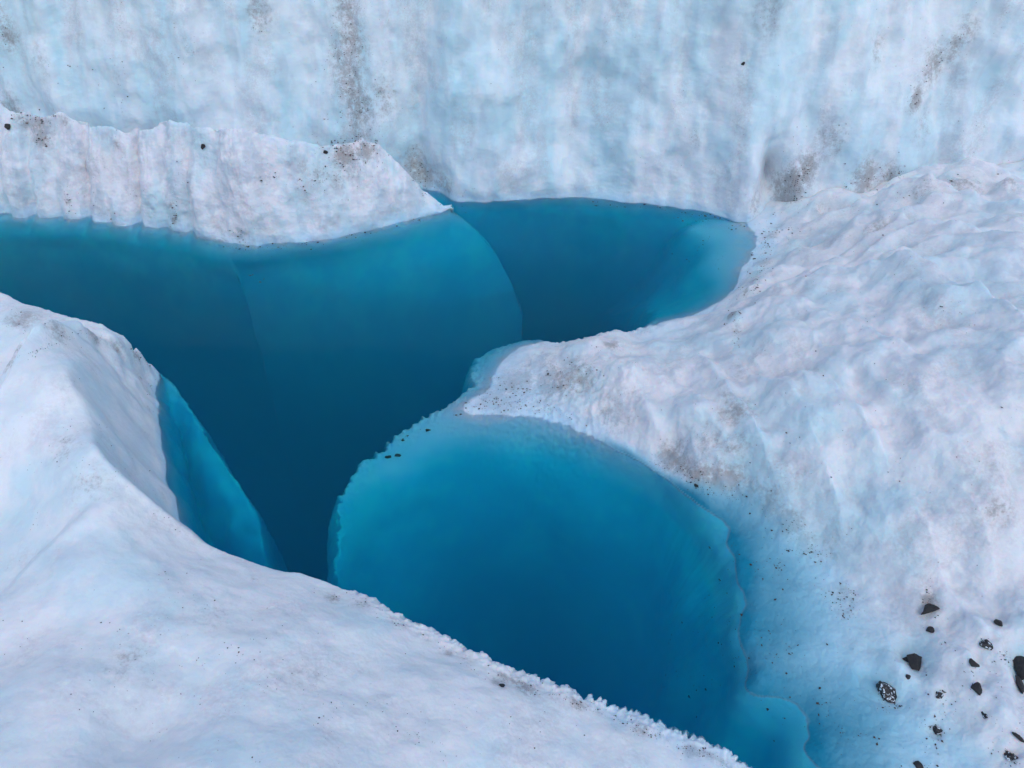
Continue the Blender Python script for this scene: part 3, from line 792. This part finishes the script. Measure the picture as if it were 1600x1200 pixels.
def dispN(X, Y, Z, N_):
    a = sst(Z, -0.12, 0.08)
    d = a * (0.022 * fbm(X * 1.8, Y * 1.8, Z * 1.8, 3) + 0.004 * fbm(X * 11, Y * 11, Z * 11, 3) + 0.0018 * fbm(X * 42, Y * 42, Z * 42, 2))
    d = d + 0.03 * np.exp(-((X + 4.4) / 0.9) ** 2 - ((Y - 6.9) / 0.5) ** 2) * fbm(X * 8, Y * 8, Z * 8, 3)
    edge = np.exp(-(dN / 0.10) ** 2) * serr
    d = d + edge * 0.020 * fbm(X * 20, Y * 20, Z * 14, 2)
    d = d + (1 - a) * 0.04 * fbm(X * 1.6, Y * 1.6, Z * 1.6, 3)
    return d
FN.finish(Z, dispN)
P = FN.P
nd_ = field_blobs(FN, [(40, 500, .2, .6), (90, 520, .15, .6), (20, 560, .2, .5), (150, 530, .12, .7), (185, 548, .1, .6), (215, 562, .1, .7), (222, 590, .07, .6), (235, 640, .06, .5), (820, 1075, .1, .7), (780, 1068, .08, .6), (900, 1100, .08, .6), (1000, 1140, .08, .6), (1080, 1175, .08, .6), (520, 935, .08, .6), (560, 945, .07, .5),
     (100, 700, .2, .35), (140, 760, .25, .35), (200, 1030, .25, .3), (330, 960, .3, .25), (480, 1060, .2, .25), (620, 1110, .25, .2), (400, 905, .06, .4), (700, 1022, .07, .5), (620, 975, .07, .5), (110, 600, .2, .2)])
dirt = blobs(P[..., 0], P[..., 1], P[..., 2], nd_)
edge_d = np.exp(-((dN + 0.10) / 0.05) ** 2) * serr * 0.55 * sst(perlin(sN * 3, 0 * sN, 0 * sN + 9), -.2, .3)
dirt = np.maximum(dirt, edge_d)
dirt = np.maximum(dirt, 0.5 * fA * np.exp(-((dA + 0.03) / 0.05) ** 2))
dirt = np.maximum(dirt, 0.45 * fB * np.exp(-((dB + 0.03) / 0.04) ** 2))
bl = field_blobs(FN, [(30, 800, .4, .35), (30, 900, .4, .35), (20, 640, .3, .3), (230, 1130, .35, .2), (225, 700, .2, .25), (560, 1050, .4, .12)])
blue = blobs(P[..., 0], P[..., 1], P[..., 2], bl)
me = grid_mesh('ice_ridge', P[..., 0], P[..., 1], P[..., 2], True, dict(dirt=dirt, blue=blue, **ice_attrs(P[..., 0], P[..., 1], P[..., 2], (1, 1, 1), -0.25)))
link('ice_ridge', me, M_NEAR, label='smooth white ice ridge in the foreground, from the left hump along the bottom', category='ice ridge', kind='structure')

# ---------------- floor of the crevasse, water
gx, gy = np.meshgrid(np.linspace(-16, 16, 120), np.linspace(-3, 16, 80), indexing='ij')
gz = -7.5 + 0.35 * fbm(gx * .5, gy * .5, 0 * gx, 2)
me = grid_mesh('crevasse_floor', gx, gy, gz, False, dict(dirt=gx * 0, blue=gx * 0 + .2, clear=gx * 0, cloud=gx * 0, tone=gx * 0, wet=gx * 0 + 1, melt=gx * 0 + 1, deep=gx * 0 + 1))
link('crevasse_floor', me, M_SLOPE, label='dark blue ice floor deep below the pools', kind='structure')
wx, wy = np.meshgrid(np.linspace(-15.5, 15.5, 3), np.linspace(-2.5, 15.5, 3), indexing='ij')
me = grid_mesh('meltwater', wx, wy, wx * 0, False)
link('meltwater', me, M_WATER, label='still deep blue meltwater filling the crevasse pools', kind='structure')

# ================================================================== stones and grit
# what the camera sees of the ice above the water, cell by cell, so that loose stones can be laid on it
CELL = 3
ncx, ncy = 1600 // CELL + 20, 1200 // CELL + 20
SV = []
for Xa, Ya, Za in ((CL[0], CL[1], CL[2]), LG, (FRt.P[..., 0], FRt.P[..., 1], FRt.P[..., 2]), (FN.P[..., 0], FN.P[..., 1], FN.P[..., 2])):
    V = np.stack([Xa, Ya, Za], -1); Nn = normals(Xa, Ya, Za)
    Nn = np.where((Nn * (V - np.array([0, 0, CAMH]))).sum(-1, keepdims=True) > 0, -Nn, Nn)
    V = V.reshape(-1, 3); Nn = Nn.reshape(-1, 3)
    SV.append(np.hstack([V, Nn])[V[:, 2] > -0.01])
SV = np.vstack(SV)
rel = SV[:, :3] - [0, 0, CAMH]
dep = rel[:, 1] * CP - rel[:, 2] * SP
okv = dep > 0.3
SV, rel, dep = SV[okv], rel[okv], dep[okv]
qx = 800 + FPX * rel[:, 0] / dep; qy = 600 - FPX * (rel[:, 1] * SP + rel[:, 2] * CP) / dep
ci = np.floor(qx / CELL).astype(int) + 5; cj = np.floor(qy / CELL).astype(int) + 5
okv = (ci >= 0) & (ci < ncx) & (cj >= 0) & (cj < ncy)
SV, dep, ci, cj = SV[okv], dep[okv], ci[okv], cj[okv]
key = ci * ncy + cj
od = np.lexsort((dep, key))
kk_, first = np.unique(key[od], return_index=True)
cellv = np.full(ncx * ncy, -1); cellv[kk_] = od[first]
def surf(px, py):
    c = (np.floor(np.asarray(px) / CELL).astype(int) + 5) * ncy + np.floor(np.asarray(py) / CELL).astype(int) + 5
    v = cellv[np.clip(c, 0, len(cellv) - 1)]
    return SV[v, :3], SV[v, 3:], v >= 0

def ico(n=1):
    t = (1 + 5 ** .5) / 2
    v = np.array([(-1, t, 0), (1, t, 0), (-1, -t, 0), (1, -t, 0), (0, -1, t), (0, 1, t), (0, -1, -t), (0, 1, -t), (t, 0, -1), (t, 0, 1), (-t, 0, -1), (-t, 0, 1)], float)
    f = [(0, 11, 5), (0, 5, 1), (0, 1, 7), (0, 7, 10), (0, 10, 11), (1, 5, 9), (5, 11, 4), (11, 10, 2), (10, 7, 6), (7, 1, 8), (3, 9, 4), (3, 4, 2), (3, 2, 6), (3, 6, 8), (3, 8, 9), (4, 9, 5), (2, 4, 11), (6, 2, 10), (8, 6, 7), (9, 8, 1)]
    v = list(v / np.linalg.norm(v[0]))
    for _ in range(n):
        cache = {}; g = []
        def mid(a, b):
            k = (min(a, b), max(a, b))
            if k not in cache:
                m = v[a] + v[b]; v.append(m / np.linalg.norm(m)); cache[k] = len(v) - 1
            return cache[k]
        for a, b, c in f:
            x, y, z = mid(a, b), mid(b, c), mid(c, a)
            g += [(a, x, z), (b, y, x), (c, z, y), (x, y, z)]
        f = g
    return np.array(v), np.array(f)
ICO3, ICOF3 = ico(3)
def angular(seed, sx, sy, sz, cuts=()):
    """a broken stone: a ball cut by random planes, with a rough skin"""
    r_ = np.random.RandomState(seed)
    v = ICO3.copy()
    pl = [(r_.normal(size=3), r_.uniform(0.35, 0.85)) for _ in range(8)] + [(np.array(c_[:3], float), c_[3]) for c_ in cuts]
    for n, h in pl:
        n = n / np.linalg.norm(n)
        e = v @ n - h
        v = v - np.maximum(e, 0)[:, None] * n * 0.97
    v[:, 0] += 0.25 * v[:, 1] * r_.uniform(-1, 1); v[:, 1] *= 1 + 0.3 * v[:, 0] * r_.uniform(-1, 1)
    v = v * (1 + 0.14 * perlin(v[:, 0] * 1.3 + seed, v[:, 1] * 1.3, v[:, 2] * 1.3) + 0.05 * perlin(v[:, 0] * 2.5 + seed, v[:, 1] * 2.5, v[:, 2] * 2.5) + 0.025 * perlin(v[:, 0] * 7, v[:, 1] * 7 + seed, v[:, 2] * 7))[:, None]
    return v * [sx, sy, sz]
def mpp(p): return np.linalg.norm(p - [0, 0, CAMH]) / FPX         # metres per picture pixel at a place
def stone(name, px, py, wpx, hpx, seed, label, cat='stone', rot=0, mat=None, under=False, flat=0.7, group=None, cuts=()):
    if under:
        p = FRt.hit(np.array([px], float), np.array([py], float))[0]; n = np.array([0, -.3, .95])
    else:
        p, n, _ = surf(px, py)
    m = mpp(p)
    sx, sy = wpx * m / 2 * 1.15, hpx * m / 2 * 1.15
    v = angular(seed, sx, sy * 1.1, min(sx, sy) * flat, cuts)
    c_, s_ = math.cos(rot), math.sin(rot)
    v = np.stack([v[:, 0] * c_ - v[:, 1] * s_, v[:, 0] * s_ + v[:, 1] * c_, v[:, 2]], -1)
    me_ = raw_mesh(name, v, ICOF3, False)
    o = link(name, me_, mat or M_STONE, label=label, category=cat)
    o['group'] = group or ('dark pebbles loose on the ice' if cat == 'pebble' else 'black stones strewn over the lower right ice')
    o.location = tuple(p + n * min(sx, sy) * flat * 0.35)
    nz = mathutils.Vector(tuple(n * 0.7 + np.array([0, 0, .3]))).normalized()
    o.rotation_euler = nz.to_track_quat('Z', 'Y').to_euler()
    return o
def speckled_stone():
    m, t = mat_new('ice_flecked_stone'); b = NB(t)
    tc = b.n('ShaderNodeTexCoord'); co = tc.outputs['Object']
    n = b.noise(co, 46, 3, 0.6)
    c = b.mix(b.ramp(n, 0.57, 0.61), (0.015, 0.014, 0.016), (0.66, 0.76, 0.82))
    p = b.n('ShaderNodeBsdfPrincipled'); b.set(p.inputs['Base Color'], c); p.inputs['Roughness'].default_value = 0.55
    o = b.n('ShaderNodeOutputMaterial'); t.links.new(p.outputs[0], o.inputs[0])
    return m
M_FLECK = speckled_stone()
stone('stone', 1451, 953, 24, 26, 11, 'black pointed stone lying highest of the stones strewn over the lower right ice', cuts=[(0, 1, .2, .5), (-.8, -.6, 0, .35), (.8, -.6, 0, .35)])
stone('stone', 1450, 986, 12, 10, 12, 'small black stone just below the highest stone in the lower right')
stone('stone', 1436, 1040, 38, 30, 13, 'large black wedge shaped stone lying in a round blue melt hole', cuts=[(.6, .75, .1, .12), (-1, .25, 0, .5), (0, -1, .1, .5)])
stone('stone', 1415, 1031, 11, 9, 14, 'small black stone touching the left side of the large wedge shaped one')
stone('stone', 1385, 1078, 26, 27, 15, 'black stone flecked with ice in the lower left melt hole', mat=M_FLECK)
stone('stone', 1393, 1094, 14, 7, 37, 'thin dark sliver of stone lying under the flecked stone', flat=.4)
stone('stone', 1600, 1048, 24, 28, 16, 'big black stone cut off by the right edge of the photo', rot=0.4)
stone('stone', 1592, 1069, 24, 14, 17, 'black stone leaning against the underside of the big one at the right edge', rot=-0.4)
stone('stone', 1560, 973, 11, 10, 18, 'round black pebble alone on white ice toward the right edge', 'pebble')
stone('stone', 1541, 1008, 13, 12, 19, 'ice flecked pebble halfway between the lone round pebble and the dark cluster', 'pebble', mat=M_FLECK)
stone('stone', 1523, 1036, 13, 10, 20, 'black flat pebble left of the dark gravel cluster', 'pebble')
stone('stone', 1525, 1075, 14, 11, 21, 'black pebble with a pointed end below the flat pebble', 'pebble', rot=-0.5)
stone('stone', 1537, 1117, 10, 6, 22, 'small ice flecked pebble lowest but one on the white corner', 'pebble', mat=M_FLECK)
stone('stone', 1592, 1154, 16, 6, 23, 'long thin dark stone near the right edge low in the corner', 'stone', rot=-0.4)
stone('stone', 1580, 1182, 14, 12, 24, 'ice flecked dark stone at the very bottom right corner', mat=M_FLECK, rot=-0.7)
stone('stone', 1434, 1195, 14, 8, 25, 'flat black stone half buried at the bottom edge of the photo', flat=.5)
stone('stone', 1469, 1083, 12, 8, 26, 'flecked pebble to the right of the ice flecked stone in its hole', 'pebble', mat=M_FLECK)
stone('stone', 1462, 1142, 15, 9, 27, 'flecked dark pebble beside a scatter of black crumbs below the melt holes', 'pebble', mat=M_FLECK)
stone('stone', 1416, 1057, 7, 6, 28, 'tiny black pebble between the two melt holes', 'pebble')
stone('stone', 315, 230, 6, 7, 29, 'dark pebble near the middle of the ledge crest below the cliff', 'pebble')
stone('stone', 508, 238, 7, 5, 30, 'dark pebble on the ledge crest beside the dirty peak', 'pebble')
stone('stone', 11, 200, 8, 6, 31, 'dark pebble on the ledge at the left edge of the photo', 'pebble')
stone('stone', 607, 715, 11, 5, 32, 'left of two flat dark pebbles on the serrated rim of the bowl', 'pebble', under=True, flat=.5)
stone('stone', 621, 713, 10, 6, 33, 'right of two flat dark pebbles on the serrated rim of the bowl', 'pebble', under=True, flat=.5)
stone('stone', 669, 673, 8, 6, 34, 'single dark pebble on the serrated rim above the pair', 'pebble', under=True)
stone('stone', 1088, 758, 7, 6, 35, 'dark pebble at the foot of the slope above the bowl', 'pebble')
stone('stone', 783, 1071, 9, 7, 36, 'dark pebble on the saw toothed edge of the near ridge', 'pebble')
stone('stone', 1162, 99, 5, 4, 38, 'tiny dark pebble stuck high on the cliff face', 'pebble')

OCT = np.array([(1, 0, 0), (-1, 0, 0), (0, 1, 0), (0, -1, 0), (0, 0, 1), (0, 0, -1)], float)
OCF = np.array([(0, 2, 4), (2, 1, 4), (1, 3, 4), (3, 0, 4), (2, 0, 5), (1, 2, 5), (3, 1, 5), (0, 3, 5)])
def crumbs(name, label, clusters, seed, where='ice', smin_=0.9, smax_=3.2):
    """grit nobody could count: clusters of (px, py, spread x, spread y, slant, count)"""
    r_ = np.random.RandomState(seed)
    V, F = [], []; k = 0
    for (cx, cy0, ax, ay, sl, n) in clusters:
        n = int(n * (1.6 if where == 'ice' else 0.9))
        gx_ = r_.normal(size=n) * r_.choice([0.5, 1.0, 1.5], size=n); gy_ = r_.normal(size=n) * r_.choice([0.4, 1.0, 1.4], size=n)
        kx = r_.normal(size=(max(n // 6, 1), 2)); pk = r_.randint(0, len(kx), n); ck = r_.rand(n) < 0.55
        gx_ = np.where(ck, kx[pk, 0] + gx_ * 0.16, gx_); gy_ = np.where(ck, kx[pk, 1] + gy_ * 0.16, gy_)
        px = cx + gx_ * ax; py = cy0 + gy_ * ay + gx_ * sl
        if where == 'ice':
            P_, N__, ok = surf(px, py)
        elif where == 'water':
            P_ = at(px, py, np.zeros(n)) + [0, 0, 0.002]; N__ = np.tile([0, 0, 1.0], (n, 1)); ok = np.ones(n, bool)
        else:
            P_ = FRt.hit(px, py); N__ = np.tile([0, -.4, .9], (n, 1)); ok = ~np.isnan(P_[:, 0])
        for p, nn, g in zip(P_, N__, ok):
            if not g: continue
            m = mpp(p)
            sz = m * (smin_ * 0.8 + (smax_ - smin_) * r_.rand() ** 5) * 0.6
            v = OCT * r_.uniform(0.6, 1.3, size=(6, 1)) * [sz * r_.uniform(.8, 1.7), sz, sz * (0.25 if where == 'water' else 0.6)]
            a_ = r_.rand() * 6.28; c_, s_ = math.cos(a_), math.sin(a_)
            v = np.stack([v[:, 0] * c_ - v[:, 1] * s_, v[:, 0] * s_ + v[:, 1] * c_, v[:, 2]], -1)
            V.append(v + p + nn * sz * 0.15); F.append(OCF + k); k += 6
    me_ = raw_mesh(name, np.vstack(V), np.vstack(F), False)
    return link(name, me_, M_GRIT, label=label, kind='stuff')
crumbs('floating_grit', 'dark grit floating on the water below the ledge and at the far corner of the pool',
       [(400, 390, 28, 4, 2, 30), (450, 384, 40, 4, -4, 40), (560, 368, 45, 6, -8, 34), (650, 345, 32, 9, -8, 26), (400, 415, 10, 12, 0, 14), (415, 438, 8, 4, 0, 8), (455, 402, 12, 4, 0, 7),
        (1030, 325, 45, 4, 4, 45), (1100, 338, 40, 6, 4, 50), (1180, 350, 18, 6, 2, 40), (1190, 345, 8, 3, 0, 20), (1060, 350, 30, 12, 6, 20), (1090, 385, 18, 18, -8, 24), (720, 335, 12, 6, 0, 5), (940, 318, 30, 3, 1, 8)], 1, 'water', 0.8, 3.6)
crumbs('ledge_grit', 'fine dark grit on the ledge crest and in its gullies',
       [(545, 240, 22, 12, 8, 110), (570, 225, 14, 6, 4, 40), (510, 275, 20, 10, -8, 50), (60, 190, 18, 10, 0, 36), (65, 212, 8, 10, 0, 24), (40, 182, 12, 4, 0, 14), (272, 325, 3, 18, 0, 26), (283, 270, 3, 18, 0, 10), (107, 315, 2.5, 14, 0, 18), (113, 335, 3, 3, 0, 6),
        (270, 345, 3, 8, 0, 14), (375, 372, 20, 5, 4, 16), (415, 270, 20, 10, 0, 12), (200, 310, 50, 30, 0, 14), (460, 300, 50, 20, 0, 12)], 2)
crumbs('cliff_grit', 'dark grit caught in the streaks and niches of the cliff',
       [(545, 90, 18, 50, 0, 130), (560, 170, 14, 22, 0, 60), (650, 262, 10, 14, 5, 46), (668, 290, 12, 12, 5, 46), (1243, 290, 9, 13, 0, 110), (1258, 268, 7, 8, -4, 40), (1240, 312, 7, 7, 0, 30), (1355, 281, 18, 5, -3, 50), (1388, 274, 14, 5, -2, 20),
        (1433, 155, 4, 8, 0, 14), (1450, 105, 10, 10, -8, 16), (1490, 68, 18, 8, -14, 18), (190, 70, 6, 60, 0, 14), (290, 80, 8, 40, 0, 16), (405, 30, 6, 30, 0, 16), (1300, 200, 200, 80, 0, 30), (900, 180, 200, 80, 0, 16), (300, 120, 200, 60, 0, 20), (4, 50, 6, 8, 0, 10), (700, 300, 25, 8, 0, 16)], 3, smax_=2.4)
crumbs('slope_grit', 'dark grit strewn over the tip and flank of the right slope',
       [(800, 610, 28, 16, 0, 130), (770, 630, 26, 7, -2, 80), (850, 640, 28, 5, 5, 40), (870, 590, 26, 18, 0, 50), (940, 560, 20, 14, 0, 18), (1060, 735, 26, 10, 8, 60), (1095, 765, 20, 8, 8, 40), (1140, 770, 24, 10, 8, 30), (1145, 490, 6, 9, 0, 36), (1150, 530, 5, 18, 0, 16),
        (1195, 390, 12, 22, -6, 60), (1185, 430, 10, 14, -5, 40), (1165, 455, 10, 6, -4, 20), (1215, 360, 14, 7, -4, 24), (1240, 835, 24, 18, 18, 36), (1265, 862, 20, 5, 3, 40), (1310, 925, 16, 14, 5, 34), (1320, 955, 16, 16, 3, 34), (1215, 885, 5, 6, 0, 22), (1450, 935, 5, 14, 4, 26),
        (1400, 500, 120, 90, 0, 40), (1450, 300, 70, 14, -14, 30), (1250, 700, 80, 70, 0, 24), (1465, 1140, 12, 14, 4, 34), (1573, 1030, 9, 6, 3, 36), (1385, 1098, 12, 6, 0, 20), (1395, 1105, 6, 4, 0, 10), (1500, 1100, 70, 60, 0, 50), (1540, 1010, 8, 6, 0, 10), (1520, 1050, 10, 4, 0, 8), (1470, 1083, 6, 5, 0, 12), (1580, 1182, 8, 8, 5, 14), (1450, 1198, 20, 4, 0, 8)], 4)
crumbs('ridge_grit', 'dark grit along the saw toothed edge of the near ridge',
       [(830, 1073, 16, 6, 3, 30), (900, 1098, 26, 5, 8, 36), (1000, 1138, 30, 6, 11, 44), (1080, 1172, 30, 6, 11, 44), (530, 930, 24, 3, 7, 16), (620, 975, 40, 6, 18, 14), (760, 1050, 40, 6, 16, 16), (220, 562, 8, 6, 3, 30), (160, 533, 22, 5, 6, 40), (60, 510, 30, 8, 8, 40), (60, 548, 30, 3, -12, 30), (236, 600, 5, 12, 3, 24),
        (130, 700, 60, 50, 20, 30), (200, 1000, 120, 80, 0, 40), (430, 1080, 120, 60, 0, 50), (700, 1130, 120, 40, 0, 40), (240, 780, 40, 30, 20, 12)], 5, smax_=2.6)
crumbs('sunken_grit', 'dark specks lying on the ice under shallow water at the right side of the bowl',
       [(1100, 950, 50, 60, 0, 60), (1160, 1000, 50, 80, 0, 60), (1220, 1060, 50, 60, 0, 50), (1150, 870, 40, 30, 10, 24), (1290, 1100, 50, 40, 0, 34), (1210, 1030, 20, 10, 0, 10), (1120, 910, 5, 5, 0, 8), (1145, 865, 8, 12, -6, 8), (1340, 1150, 60, 30, 0, 20),
        (640, 690, 26, 8, -16, 10), (700, 652, 20, 5, -5, 12), (1130, 400, 30, 20, -12, 14)], 6, 'bed', 1.2, 4.0)
